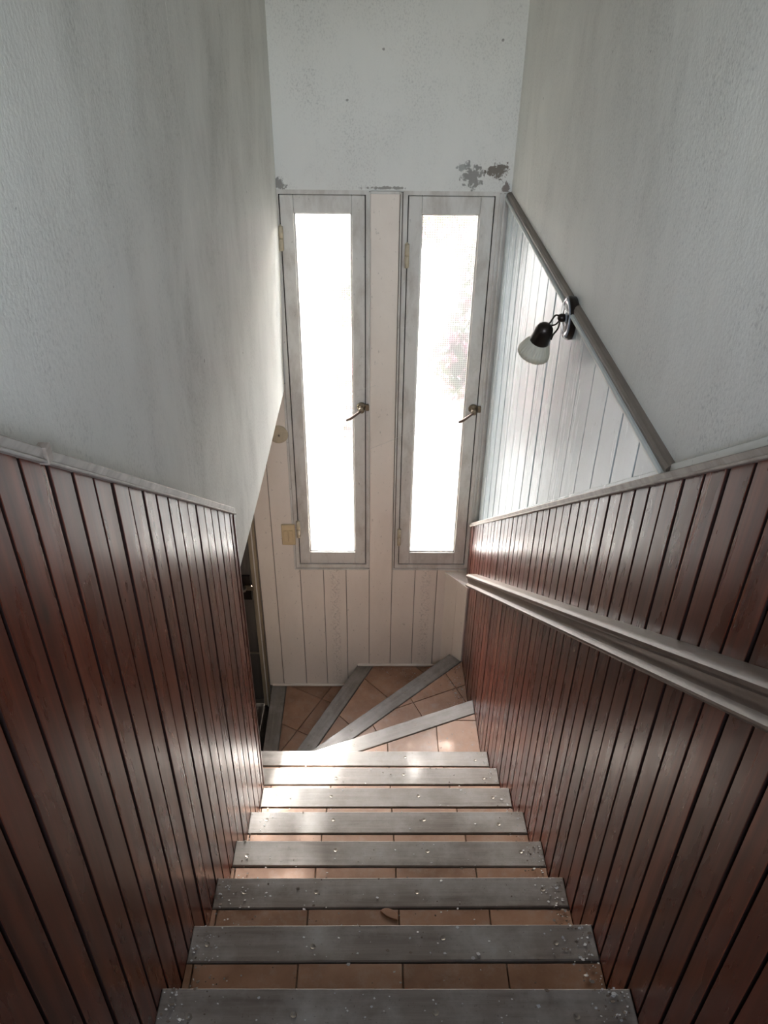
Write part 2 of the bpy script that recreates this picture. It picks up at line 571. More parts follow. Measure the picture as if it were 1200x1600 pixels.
# ------------------------------------------------------------------ measures (metres; z = 0 on the last straight tread)
G, R = 0.23191, 0.174837          # going, riser
YF = 1.081                        # face of the far wall's boards
FLOOR = -5 * R
TOPZ = 8 * R                      # upper landing
CEIL = 4.0
BACK = -3.3
PIV = (-0.685, 0.0)               # where the winders meet
WEND = -0.44                      # end of the partition on the left
xl = lambda y: -0.500 + 0.012 * (y + 1.6)          # face of the left planks
xr = lambda y: 0.499 - 0.0112 * (y + 1.6)          # face of the right planks
XPR = 0.518                                        # right plaster
zL = lambda y: 2.545 + 0.758 * (-1.633 - max(y, -2.15))
zR = lambda y: 0.525 + 0.7515 * (1.08 - max(y, -2.15))
lintel = lambda y: 1.372 - 0.026 * (y - WEND)

def xleft(y, z):
    v = -0.526 + 0.0195 * (y + 1.6)
    s = max(0.0, (y - WEND) / (YF - WEND))
    k = min(1.0, max(0.0, (2.05 - z) / 0.7))
    return v - 0.018 * s * s * k * k * (3 - 2 * k) + 0.004 * math.sin(2.1 * z + 1.3 * y) * (1 if y < 0.8 else max(0, (1.08 - y) / 0.28))

def tread_z(y):
    if y >= 0.945: return -3 * R
    if y >= 0.481: return -2 * R
    if y >= 0: return -R
    return min(8, int(math.floor(-y / G + 1e-9))) * R

# ------------------------------------------------------------------ the walls
def build_left_wall():
    bm = bmesh.new()
    def sheet(ys, zf, nz):
        rows = []
        for y in ys:
            z0, z1 = zf(y)
            rows.append([(y, z0 + (z1 - z0) * j / nz) for j in range(nz + 1)])
        f = [[bm.verts.new((xleft(y, z), y, z)) for y, z in r] for r in rows]
        b = [[bm.verts.new((-0.63, y, z)) for y, z in r] for r in rows]
        for i in range(len(rows) - 1):
            for j in range(nz):
                for g_ in (f, b):
                    bm.faces.new((g_[i][j], g_[i + 1][j], g_[i + 1][j + 1], g_[i][j + 1]))
            bm.faces.new((f[i][0], b[i][0], b[i + 1][0], f[i + 1][0]))
            bm.faces.new((f[i][nz], b[i][nz], b[i + 1][nz], f[i + 1][nz]))
        for j in range(nz):
            for i in (0, len(rows) - 1):
                bm.faces.new((f[i][j], b[i][j], b[i][j + 1], f[i][j + 1]))
    n = 26
    sheet([BACK + (WEND - BACK) * i / n for i in range(n + 1)], lambda y: (FLOOR, CEIL), 28)
    n = 24
    sheet([WEND + 0.0005 + (YF + 0.01 - WEND) * i / n for i in range(n + 1)], lambda y: (lintel(y), CEIL), 26)
    o = from_bm('wall_left', bm, 'plaster_left', None, True)
    o.data.set_sharp_from_angle(angle=math.radians(40))
    return o

wall_left = tag(build_left_wall(), 'sooty grey plaster wall left of the stairs, cut off over the entrance', kind='structure')
wall_right = tag(box('wall_right', (XPR, BACK, FLOOR), (0.72, YF + 0.22, CEIL), 'plaster_right'),
                 'grey plaster wall right of the stairs, carrying the wall lamp', kind='structure')

yb, yo = YF + 0.012, YF + 0.22
W1 = (-0.487, -0.083); W2 = (0.063, 0.512); WZ = (0.232, 2.252)
DX = (-1.52, -0.705); DZ = (FLOOR, 1.20)
bm = bmesh.new()
for a, b in [((-1.9, YF, 2.252), (XPR, yo, CEIL)),
             ((-1.9, yb, DZ[1]), (W1[0], yo, 2.252)),
             ((-1.9, yb, FLOOR), (DX[0], yo, DZ[1])),
             ((DX[1], yb, FLOOR), (W1[0], yo, DZ[1])),
             ((W1[0], yb, FLOOR), (XPR, yo, WZ[0])),
             ((W1[1], yb, WZ[0]), (W2[0], yo, 2.252)),
             ((W2[1], yb, WZ[0]), (XPR, yo, 2.252))]:
    add_box(bm, a, b)
wall_far = tag(from_bm('wall_far', bm, 'plaster_far'), 'end wall with peeling plaster above the two tall windows', kind='structure')
BW = (-0.48, 0.48, 2.85, 3.93)                       # added high window behind the upper landing, unseen, for fill light
tag(boxes('wall_back', [((-0.63, BACK - 0.15, FLOOR), (0.72, BACK, BW[2])), ((-0.63, BACK - 0.15, BW[3]), (0.72, BACK, CEIL)),
                        ((-0.63, BACK - 0.15, BW[2]), (BW[0], BACK, BW[3])), ((BW[1], BACK - 0.15, BW[2]), (0.72, BACK, BW[3]))], 'plaster_plain'),
    'plaster wall closing the upper landing, with an added high window', kind='structure')
tag(boxes('window_3', [((BW[0], BACK - 0.10, BW[2]), (BW[0] + 0.04, BACK - 0.05, BW[3])), ((BW[1] - 0.04, BACK - 0.10, BW[2]), (BW[1], BACK - 0.05, BW[3])),
                       ((BW[0] + 0.04, BACK - 0.10, BW[2]), (BW[1] - 0.04, BACK - 0.05, BW[2] + 0.04)), ((BW[0] + 0.04, BACK - 0.10, BW[3] - 0.04), (BW[1] - 0.04, BACK - 0.05, BW[3])),
                       ((-0.015, BACK - 0.095, BW[2] + 0.04), (0.015, BACK - 0.055, BW[3] - 0.04))], 'paint_frame'), 'added high window over the upper landing, unseen source of fill light', kind='structure')
tag(box('ceiling', (-0.63, BACK - 0.15, CEIL), (0.72, yo, CEIL + 0.12), 'plaster_plain'), 'plaster ceiling over the stairwell', kind='structure')
def sky_portal(loc, sx, sy, aim):
    d_ = bpy.data.lights.new('sky_portal', 'AREA')
    d_.shape = 'RECTANGLE'
    d_.size, d_.size_y = sx, sy
    d_.cycles.is_portal = True
    o = bpy.data.objects.new('sky_portal', d_)
    COL.objects.link(o)
    o.location = loc
    o.rotation_euler = Vector(aim).to_track_quat('-Z', 'Z' if aim[2] == 0 else 'Y').to_euler()
sky_portal(((BW[0] + BW[1]) / 2, BACK - 0.14, (BW[2] + BW[3]) / 2), BW[1] - BW[0], BW[3] - BW[2], (0, 1, 0))
sky_portal((-0.2825, YF + 0.10, 1.2465), 0.25, 1.82, (0, -1, 0))
sky_portal((0.268, YF + 0.10, 1.2465), 0.25, 1.82, (0, -1, 0))
tag(box('ceiling_entrance', (-1.9, WEND - 0.1, 1.385), (-0.632, yb, 1.5), 'plaster_plain'), 'low plaster ceiling over the entrance', kind='structure')
tag(box('wall_entrance_left', (-2.0, WEND - 0.1, FLOOR), (-1.9, yo, 1.5), 'plaster_plain'), 'plaster side wall of the entrance', kind='structure')
tag(box('wall_entrance_back', (-1.9, WEND - 0.1, FLOOR), (-0.632, WEND, 1.385), 'plaster_plain'), 'plaster rear wall of the entrance', kind='structure')
tag(box('floor', (-2.0, BACK - 0.15, FLOOR - 0.12), (0.72, yo, FLOOR), mat_plain('dark_floor', (0.036, 0.029, 0.024), 0.95, 0.0, 0.1)),
    'dark entrance floor at the foot of the stairs', kind='structure')
tag(box('floor_landing', (-0.53, BACK, TOPZ - 0.2), (XPR, -8 * G - 0.09, TOPZ - 0.003), 'tile'), 'tiled upper landing', kind='structure')

# ------------------------------------------------------------------ brown plank panelling
def plank(name, y0, y1, face, side, top, parent):
    """vertical plank on a side wall; side = +1 right wall, -1 left wall; bottom follows the treads"""
    zb0, zb1 = tread_z(y0 + 0.001), tread_z(y1 - 0.001)
    poly = [(y0, zb0)]
    if abs(zb0 - zb1) > 0.01:
        k = y0
        while tread_z(k) == zb0:
            k += 0.0005
        poly += [(k, zb0), (k, zb1)]
    poly += [(y1, zb1), (y1, top(y1)), (y0, top(y0))]
    off = RND.uniform(-0.0012, 0.0012)
    def ring(dep, ins):
        ym = (y0 + y1) / 2
        out = []
        for y, z in poly:
            yy = y
            if abs(y - y0) < 1e-6: yy = y0 + ins
            if abs(y - y1) < 1e-6: yy = y1 - ins
            out.append((face(ym) + (face(y) - face(ym)) + side * (dep + off), yy, z))
        return out
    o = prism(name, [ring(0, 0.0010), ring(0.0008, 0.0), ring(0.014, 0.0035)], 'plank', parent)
    o.data.materials.append(M['plank_back'])          # dark tongued edges: groove shade put into the colour
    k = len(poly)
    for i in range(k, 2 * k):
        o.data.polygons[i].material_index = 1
    return o

def panelling(wall, face, side, top, ya, yz, phase, pitch, backx):
    back = []
    ys = [ya + (yz - ya) * i / 24 for i in range(25)]
    bm = bmesh.new()
    fr = [[bm.verts.new((face(y) + side * 0.0145, y, z)) for z in (FLOOR, top(y))] for y in ys]
    bk = [[bm.verts.new((backx(y), y, z)) for z in (FLOOR, top(y))] for y in ys]
    for i in range(24):
        bm.faces.new((fr[i][0], fr[i + 1][0], fr[i + 1][1], fr[i][1]))
        bm.faces.new((bk[i][0], bk[i + 1][0], bk[i + 1][1], bk[i][1]))
        for j in (0, 1):
            bm.faces.new((fr[i][j], fr[i + 1][j], bk[i + 1][j], bk[i][j]))
    for i in (0, 24):
        bm.faces.new((fr[i][0], fr[i][1], bk[i][1], bk[i][0]))
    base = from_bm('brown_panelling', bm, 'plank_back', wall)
    base['label'] = 'reddish brown varnished plank panelling'
    gap = 0.0086
    n = math.floor((ya - phase) / pitch)
    y = phase + n * pitch
    while y < yz:
        a, b = max(y + gap / 2, ya), min(y + pitch - gap / 2, yz)
        if b - a > 0.012:
            plank('plank', a, b, face, side, top, base)
        y += pitch
    return base

pan_left = panelling(wall_left, xl, -1, zL, -2.75, WEND - 0.014, -1.596, 0.0692, lambda y: xleft(y, 1.5) - 0.006)
pan_right = panelling(wall_right, xr, 1, zR, -2.75, YF - 0.004, -1.4705, 0.0695, lambda y: XPR)

def sloped_bar(name, ya, yb_, xa, xb, zfun, h0, h1, mat, parent, bev=0.004, side=1, n=14):
    """bar along a side wall; xa(y) = room face, xb(y) = wall side, from zfun+h0 to zfun+h1"""
    loops = []
    for i in range(n + 1):
        y = ya + (yb_ - ya) * i / n
        a, b, z = xa(y), xb(y), zfun(y)
        loops.append([(b, y, z + h0), (a + side * bev * 0.4, y, z + h0), (a, y, z + h0 + bev), (a, y, z + h1 - bev), (a + side * bev, y, z + h1), (b, y, z + h1)])
    return prism(name, loops, mat, parent)

# cap rails and edge strip of the panelling
sloped_bar('cap_rail', WEND - 0.002, -2.75, lambda y: xl(y) - (-0.007), lambda y: xleft(y, 2) - 0.003, zL, 0.0, 0.021, 'rail_pale', pan_left, 0.003, -1)
sloped_bar('cap_lip', WEND - 0.002, -2.75, lambda y: xl(y) + 0.011, lambda y: xl(y) - 0.004, zL, -0.005, 0.0015, 'rail_pale', pan_left, 0.002, -1)
sloped_bar('cap_rail', YF - 0.003, -2.75, lambda y: xr(y) - 0.007, lambda y: XPR, zR, 0.0, 0.021, 'rail', pan_right, 0.003, 1)
sloped_bar('cap_lip', YF - 0.003, -2.75, lambda y: xr(y) - 0.011, lambda y: xr(y) + 0.004, zR, -0.003, 0.004, 'rail', pan_right, 0.002, 1)
sloped_bar('wall_strip', YF - 0.002, -1.150, lambda y: 0.501, lambda y: XPR, zR, 0.0205, 0.036, 'paint_right', pan_right, 0.003, 1)
sloped_bar('wall_strip', -1.168, -2.75, lambda y: 0.506, lambda y: XPR, zR, 0.0205, 0.043, 'paint_strip', pan_right, 0.003, 1)
box('edge_strip', (xl(WEND) - 0.020, WEND - 0.0135, 2 * R), (xl(WEND) + 0.004, WEND + 0.001, zL(WEND) - 0.002), 'edge', pan_left, 0.002)
# small clip on the left cap rail
box('joint_block', (xl(-1.52) - 0.004, -1.545, zL(-1.54) - 0.004), (xl(-1.52) + 0.012, -1.528, zL(-1.54) + 0.022), 'rail', pan_left, 0.001)

# ------------------------------------------------------------------ white boards on the right wall
WB = [1.078, 0.938, 0.798, 0.662, 0.524, 0.380, 0.243, 0.110, -0.028, -0.163, -0.300, -0.432, -0.570, -0.707, -0.845, -0.982, -1.155]
bm = bmesh.new()
add_prism(bm, [[(x, 1.079, zR(1.079)), (x, 1.079, 2.236), (x, -1.16, 2.236), (x, -1.16, zR(-1.16))] for x in (0.5135, XPR)])
white_right = from_bm('white_panelling', bm, 'groove', wall_right)
white_right['label'] = 'pale glossy boards between the cap rail and the level trim'
for y1, y0 in zip(WB, WB[1:]):
    a, b = y0 + 0.0018, y1 - 0.0018
    za, zb = zR(a) + 0.021, zR(b) + 0.021
    top = 2.232
    if za >= top - 0.01:
        a = 1.08 - (top - 0.031 - 0.525) / 0.7515
        za = top - 0.01
    tl = RND.uniform(-0.0012, 0.0012)
    rings = []
    for dep, ins in ((0.0, 0.003), (0.0015, 0.0008), (0.0055, 0.0)):
        rings.append([(0.508 + dep + tl, b - ins, zb), (0.508 + dep + tl, b - ins, top), (0.508 + dep - tl, a + ins, top), (0.508 + dep - tl, a + ins, za)])
    prism('board', rings, 'paint_right', white_right)

# level trim where boards meet plaster
loops = []
for i in range(2):
    y = (1.078, -1.166)[i]
    loops.append([(XPR, y, 2.230), (0.503, y, 2.230), (0.4985, y, 2.234), (0.4985, y, 2.243), (0.503, y, 2.249), (0.510, y, 2.252), (XPR, y, 2.252)])
trim = tag(prism('trim_1', loops, 'trim'), 'dusty brown level trim between white boards and plaster', kind='structure')
prism('trim_bead', [[(0.500, y, 2.220), (0.4905, y, 2.223), (0.4900, y, 2.2285), (0.4935, y, 2.2330), (0.508, y, 2.2335), (0.508, y, 2.220)] for y in (1.078, -1.160)], 'paint_strip', trim)

# ------------------------------------------------------------------ cream boards on the far wall
E_ = [-0.700, -0.611, -0.469, -0.338, -0.210, -0.079, 0.049, 0.180, 0.305, 0.421, 0.508]
white_far = boxes('cream_panelling', [((-0.702, YF + 0.006, FLOOR), (W1[0], yb, 1.36)), ((W1[0], YF + 0.006, FLOOR), (0.512, yb, 0.232)),
                                      ((W1[1], YF + 0.006, 0.232), (W2[0], yb, 2.245))], 'groove', wall_far)
white_far['label'] = 'cream painted boards around and below the windows'
for i, (a, b) in enumerate(zip(E_, E_[1:])):
    a2, b2 = a + 0.0014, b - 0.0014
    z0 = -4 * R if b < -0.16 else -3 * R
    if i == 0: poly = [(a2, z0), (b2, z0), (b2, 1.36), (a2, 1.36)]
    elif i == 1: poly = [(a2, z0), (b2, z0), (b2, 0.230), (W1[0] - 0.012, 0.230), (W1[0] - 0.012, 1.36), (a2, 1.36)]
    elif i == 4: poly = [(a2, -4 * R), (-0.153, -4 * R), (-0.153, -3 * R), (b2, -3 * R), (b2, 0.230), (a2, 0.230)]
    elif i == 5: poly = [(a2, z0), (b2, z0), (b2, 2.238), (a2, 2.238)]
    else: poly = [(a2, z0), (b2, z0), (b2, 0.230), (a2, 0.230)]
    xm = (a2 + b2) / 2
    def ring(dep, ins):
        return [(x + (ins if x < xm and abs(x - a2) < 1e-6 else -ins if abs(x - b2) < 1e-6 else 0), YF + dep, z) for x, z in poly]
    prism('board', [ring(0, 0.0022), ring(0.001, 0.0006), ring(0.006, 0)], 'scroll_a' if i == 3 else 'scroll_b' if i == 7 else 'paint_far', white_far)
# corner chase under the right window, boarded
K0, K1 = (0.354, YF), (0.462, 0.945)
chase = tag(empty('corner_chase', (0.43, 1.0, -3 * R)), 'low cream boarded corner box below the right window', 'box')
def kpt(f): return (K0[0] + (K1[0] - K0[0]) * f, K0[1] + (K1[1] - K0[1]) * f)
nx, ny = (K1[1] - K0[1]), -(K1[0] - K0[0])
ln_ = math.hypot(nx, ny); nx, ny = nx / ln_, ny / ln_          # outward (towards the stairs)
if ny > 0: nx, ny = -nx, -ny
for f0, f1 in ((0.0, 0.545), (0.555, 1.0)):
    p0, p1 = kpt(f0), kpt(f1)
    zbt = -2 * R - 0.0
    o = prism('board', [[(p0[0], p0[1], z), (p1[0], p1[1], z), (p1[0] - nx * 0.012, p1[1] - ny * 0.012, z), (p0[0] - nx * 0.012, p0[1] - ny * 0.012, z)] for z in (-3 * R, 0.198)], 'paint_far')
    o.parent = chase; o.matrix_parent_inverse = Matrix.Translation(-chase.location)
o = prism('lid', [[(K0[0] - 0.008, K0[1] - 0.001, z), (K1[0] - 0.001, K1[1] - 0.009, z), (xr(0.94) - 0.0005, 0.936, z), (xr(1.07) - 0.0005, YF - 0.001, z)] for z in (0.198, 0.213)], 'paint_far')
o.parent = chase; o.matrix_parent_inverse = Matrix.Translation(-chase.location)

# base mouldings
base_far = tag(boxes('baseboard_far', [((-0.683, YF - 0.013, -4 * R), (-0.165, YF, -4 * R + 0.018))], 'paint_far', None, 0.004),
               'small cream base moulding along the lower winder', kind='structure')
tag(boxes('baseboard_far_upper', [((-0.150, YF - 0.013, -3 * R), (0.352, YF, -3 * R + 0.018))], 'paint_far', None, 0.004),
    'small cream base moulding along the upper winder', kind='structure')

# ------------------------------------------------------------------ windows
def window(idx, fx, sx, hinge_z, hx, label, hz):
    w = tag(empty('window_%d' % idx, ((sx[0] + sx[1]) / 2, YF, WZ[0])), label, kind='structure')
    inv = Matrix.Translation(-w.location)
    def own(o, p=w):
        o.parent = p
        if p is w: o.matrix_parent_inverse = inv
        return o
    sz = (0.261, 2.229)
    g_ = 0.0042
    y0, y1 = YF + 0.004, YF + 0.095
    fr = own(boxes('frame', [((fx[0], y0, WZ[0]), (sx[0] - g_, y1, WZ[1])), ((sx[1] + g_, y0, WZ[0]), (fx[1], y1, WZ[1])),
                             ((sx[0] - g_, y0, sz[1] + g_), (sx[1] + g_, y1, WZ[1])), ((sx[0] - g_, y0, WZ[0]), (sx[1] + g_, y1, sz[0] - g_)),
                             ((sx[0] - g_, y0 + 0.05, sz[0] - g_), (sx[0] + 0.012, y1, sz[1] + g_)), ((sx[1] - 0.012, y0 + 0.05, sz[0] - g_), (sx[1] + g_, y1, sz[1] + g_)),
                             ((sx[0], y0 + 0.05, sz[0] - g_), (sx[1], y1, sz[0] + 0.012)), ((sx[0], y0 + 0.05, sz[1] - 0.012), (sx[1], y1, sz[1] + g_))], 'paint_frame'))
    own(boxes('gap_shade', [((sx[0] - g_, y0 + 0.016, sz[0]), (sx[0] + 0.004, y0 + 0.05, sz[1])), ((sx[1] - 0.004, y0 + 0.016, sz[0]), (sx[1] + g_, y0 + 0.05, sz[1])),  # dark strips in the sash gaps, the gap's shade put in as colour
                       ((sx[0] - g_, y0 + 0.016, sz[1] - 0.004), (sx[1] + g_, y0 + 0.05, sz[1] + g_)), ((sx[0] - g_, y0 + 0.016, sz[0] - g_), (sx[1] + g_, y0 + 0.05, sz[0] + 0.004))], 'bronze'))
    gx = (sx[0] + 0.057, sx[1] - 0.057); gz = (0.338, 2.155)
    ys, ye = YF + 0.007, YF + 0.047
    sash = own(empty('sash', ((sx[0] + sx[1]) / 2, ys, sz[0])))
    sash.location = Vector(sash.location) - w.location
    sash.matrix_parent_inverse = Matrix.Identity(4)
    inv2 = Matrix.Translation(-(Vector(sash.location) + w.location))
    def sub(o):
        o.parent = sash; o.matrix_parent_inverse = inv2
        return o
    for a, b in ((sx[0], gx[0]), (gx[1], sx[1])):
        sub(box('stile', (a, ys, sz[0]), (b, ye, sz[1]), 'paint_frame', None, 0.0025))
    for a, b in ((sz[0], gz[0]), (gz[1], sz[1])):
        sub(box('rail', (gx[0] + 0.0006, ys + 0.001, a), (gx[1] - 0.0006, ye, b), 'paint_frame', None, 0.002))
    bd = 0.006
    sub(boxes('glazing_bead', [((gx[0], ys + 0.012, gz[0]), (gx[0] + bd, ys + 0.030, gz[1])), ((gx[1] - bd, ys + 0.012, gz[0]), (gx[1], ys + 0.030, gz[1])),
                               ((gx[0], ys + 0.012, gz[0]), (gx[1], ys + 0.030, gz[0] + bd)), ((gx[0], ys + 0.012, gz[1] - bd), (gx[1], ys + 0.030, gz[1]))], 'paint_frame'))
    me = bpy.data.meshes.new('pane')
    yp = ys + 0.026
    me.from_pydata([(gx[0], yp, gz[0]), (gx[1], yp, gz[0]), (gx[1], yp, gz[1]), (gx[0], yp, gz[1])], [], [(0, 1, 2, 3)])
    pn = sub(link('pane', me, 'pane'))
    pn['label'] = 'pressed patterned glass pane'
    # hinges on the left edge
    for z in hinge_z:
        bm = bmesh.new()
        add_tube(bm, [(hx, YF - 0.003, z - 0.052), (hx, YF - 0.003, z - 0.002)], 0.0095, 10)
        add_tube(bm, [(hx, YF - 0.003, z + 0.002), (hx, YF - 0.003, z + 0.052)], 0.0095, 10)
        add_tube(bm, [(hx, YF - 0.003, z + 0.052), (hx, YF - 0.003, z + 0.060)], [0.005, 0.003], 8)
        add_box(bm, (hx - 0.009, YF - 0.002, z - 0.05), (hx + 0.011, YF + 0.0068, z + 0.05))
        own(from_bm('hinge', bm, 'cream_pale', None, True))
    # lever handle on the right edge
    px = sx[1] - 0.018
    hd = own(lathe('handle', (px, YF + 0.007, hz), (0, -1, 0), [(0, 0.024), (0.005, 0.024), (0.010, 0.019), (0.012, 0.011), (0.034, 0.010), (0.040, 0.015), (0.048, 0.014), (0.052, 0.006)], 'brass', None, 16))
    lv = tube('lever', [(px + 0.004, YF - 0.038, hz + 0.003), (px - 0.022, YF - 0.046, hz - 0.014), (px - 0.050, YF - 0.052, hz - 0.034), (px - 0.074, YF - 0.054, hz - 0.046)], [0.006, 0.0065, 0.0072, 0.006], 'lever', None, 8)
    lv.parent = hd
    own(box('strike', (sx[1] + 0.001, YF - 0.010, hz - 0.016), (sx[1] + 0.020, YF + 0.0045, hz + 0.018), 'brass', None, 0.003))
    return w

win1 = window(1, W1, (-0.464, -0.101), (0.50, 2.05), -0.466, 'tall narrow window beside the left wall, patterned glass lit by daylight', 1.238)
win2 = window(2, W2, (0.086, 0.450), (0.45, 1.98), 0.083, 'tall narrow window beside the white boards, patterned glass lit by daylight', 1.232)
# slender casings beside the central board and around the openings
cas = []
for x0, x1 in ((-0.0835, -0.0775), (0.0505, 0.0575)):
    cas.append(((x0, YF - 0.006, 0.238), (x1, YF + 0.004, 2.246)))
cas += [((-0.499, YF - 0.004, 0.222), (-0.4885, YF + 0.006, 1.36)), ((-0.497, YF - 0.004, 0.222), (-0.078, YF + 0.003, 0.231)), ((0.052, YF - 0.004, 0.222), (0.465, YF + 0.003, 0.231)),
        ((-0.0775, YF - 0.003, 2.238), (0.0505, YF + 0.004, 2.250)),
        ((0.470, YF - 0.004, 0.238), (0.4785, YF + 0.004, 2.246)), ((0.487, YF - 0.007, 0.238), (0.497, YF + 0.004, 2.246))]
tc_ = tag(boxes('trim_2', cas[:1], 'paint_frame', None, 0.0015), 'thin painted casing strips around the two windows', kind='structure')
for c in cas[1:]:
    box('casing_strip', c[0], c[1], 'paint_frame', tc_, 0.0015)

# ------------------------------------------------------------------ entrance door
door = tag(empty('door_1', (-1.1, YF, FLOOR)), 'dark entrance door left of the far wall boards', kind='structure')
dinv = Matrix.Translation(-door.location)
def dpart(o, p=None):
    o.parent = p or door
    if p is None: o.matrix_parent_inverse = dinv
    return o
dpart(boxes('door_frame', [((-0.745, YF - 0.012, FLOOR), (-0.704, YF + 0.10, 1.20)), ((-1.52, YF - 0.012, FLOOR), (-1.478, YF + 0.10, 1.20)), ((-1.478, YF - 0.012, 1.155), (-0.745, YF + 0.10, 1.20))], 'door_frame', None, 0.003))
dpart(boxes('jamb_bead', [((-0.7235, YF - 0.018, FLOOR), (-0.7175, YF - 0.010, 1.19))], 'paint_frame'))
leaf = dpart(box('leaf', (-1.475, YF + 0.010, FLOOR + 0.012), (-0.748, YF + 0.05, 1.152), 'door', None, 0.002))
for z0, z1 in ((FLOOR + 0.14, -0.45), (-0.40, 0.30), (0.38, 1.02)):
    dpart(box('door_panel', (-1.36, YF + 0.004, z0), (-0.85, YF + 0.0105, z1), 'door', None, 0.003))
dpart(boxes('kick_rail', [((-1.475, YF + 0.003, -0.436), (-0.748, YF + 0.0105, -0.424))], 'steel'))
dpart(boxes('weather_bar', [((-1.475, YF - 0.002, FLOOR + 0.012), (-0.748, YF + 0.010, FLOOR + 0.05))], 'door'))
lock = dpart(boxes('lock_plate', [((-0.815, YF - 0.004, 0.00), (-0.756, YF + 0.0105, 0.175))], 'bronze', None, 0.002))
dpart(tube('door_lever', [(-0.786, YF - 0.004, 0.100), (-0.786, YF - 0.045, 0.100), (-0.80, YF - 0.05, 0.100), (-0.88, YF - 0.05, 0.096)], 0.009, 'steel'))
dpart(box('latch', (-0.790, YF - 0.02, 0.080), (-0.738, YF - 0.003, 0.110), 'brass', None, 0.003))

# ------------------------------------------------------------------ staircase
stairs = tag(empty('staircase', (0, 0, FLOOR)), 'tiled staircase with worn grey wooden nosing boards, winding left at the bottom', 'staircase')
sinv = Matrix.Translation(-stairs.location)
BOARD_W, BOARD_T = 0.087, 0.028
JX = (-0.48, -0.230, 0.020, 0.271)

def under(o, p):
    o.parent = p
    return o

SCREW = None
def screw(x, y, z, parent):
    global SCREW
    if SCREW is None:
        bm = bmesh.new()
        r0 = [bm.verts.new((0.0075 * math.cos(a), 0.0075 * math.sin(a), -0.002)) for a in (k * math.pi / 5 for k in range(10))]
        r1 = [bm.verts.new((0.0068 * math.cos(a), 0.0068 * math.sin(a), 0.0012)) for a in (k * math.pi / 5 for k in range(10))]
        c = bm.verts.new((0, 0, -0.0006))
        for i in range(10):
            bm.faces.new((r0[i], r0[(i + 1) % 10], r1[(i + 1) % 10], r1[i]))
            bm.faces.new((r1[i], r1[(i + 1) % 10], c))
        me = bpy.data.meshes.new('screw')
        bm.to_mesh(me); bm.free()
        me.materials.append(M['steel'])
        SCREW = me
    o = bpy.data.objects.new('screw', SCREW)
    COL.objects.link(o)
    o.location = (x, y, z)
    o.parent = parent
    return o

def tiles_in(poly, z, cells, parent, th=0.010):
    n = 0
    for c in cells:
        q = c
        P = ccw(poly)
        for i in range(len(P)):
            a, b = P[i], P[(i + 1) % len(P)]
            e = (b[0] - a[0], b[1] - a[1])
            q = clip(q, a, (-e[1], e[0]))
            if len(q) < 3: break
        if len(q) >= 3:
            q = clean(q)
            if len(q) >= 3 and area(q) > 0.0004:
                zz = z + RND.uniform(-0.0008, 0.0004)
                slab('tile', q, z - th, zz, 'tile', parent, 0.0015)
                n += 1
    return n

def grid_cells(org, ang, p, n=9, gap=0.003, py=None):
    py = py or p
    ca, sa = math.cos(ang), math.sin(ang)
    out = []
    for i in range(-n, n):
        for j in range(-n, n):
            q = [(i * p + gap / 2, j * py + gap / 2), ((i + 1) * p - gap / 2, j * py + gap / 2), ((i + 1) * p - gap / 2, (j + 1) * py - gap / 2), (i * p + gap / 2, (j + 1) * py - gap / 2)]
            out.append([(org[0] + x * ca - y * sa, org[1] + x * sa + y * ca) for x, y in q])
    return out

# straight flight
for k in range(8, -1, -1):
    z = k * R
    yn = -k * G
    ybk = -(k + 1) * G
    left = (lambda y: PIV[0]) if k < 2 else (lambda y: xl(y) - 0.003)
    left2 = (lambda y: PIV[0]) if k < 2 else (lambda y: xl(y) - 0.0005)
    XLN = left2(yn); XRN = xr(yn) + 0.0005
    if k == 8:
        ybk = yn - 0.12
    if k == 1:
        ybk_l = -G * 2 + 0.03
    corner = [(left2(ybk), ybk - 0.004)]
    if k == 1:
        corner = [(PIV[0], WEND + 0.004), (xl(WEND), WEND + 0.004), (xl(WEND), ybk - 0.004)]
    st = slab('step', [(left2(yn), yn - 0.012)] + corner + [(xr(ybk) - 0.0005, ybk - 0.004), (xr(yn) - 0.0005, yn - 0.012)], FLOOR, z - 0.012, 'grout', stairs)
    st.matrix_parent_inverse = sinv
    # nosing board
    bm = bmesh.new()
    sk = RND.uniform(-0.003, 0.003)
    y0, y1 = yn - BOARD_W + RND.uniform(-0.002, 0.002), yn
    a = [(left2(y0) + 0.001, y0 + sk), (xr(y0) - 0.001, y0 - sk), (xr(y1) - 0.001, y1 - sk * 0.6), (left2(y1) + 0.001, y1 + sk * 0.6)]
    nb = slab('nosing_board', a, z - BOARD_T, z, 'nosing', st, 0.003)
    if k < 8:
        bl_ = (left2(ybk) + 0.001, ybk + 0.001) if k != 1 else (PIV[0] + 0.001, WEND + 0.006)
        area_poly = [bl_, (xr(ybk) - 0.001, (ybk if k != 1 else WEND + 0.004) + 0.001), (xr(y0) - 0.001, y0 - 0.004), (left2(y0) + 0.001, y0 - 0.004)]
        tiles_in(area_poly, z - 0.0015, grid_cells((JX[2], y0 - 0.004 - 0.25), 0.0, 0.2505, 5), st)
    for x in (-0.44, -0.19, 0.10, 0.40):
        screw(x + RND.uniform(-0.03, 0.03), yn - 0.045 + RND.uniform(-0.012, 0.012), z, st)

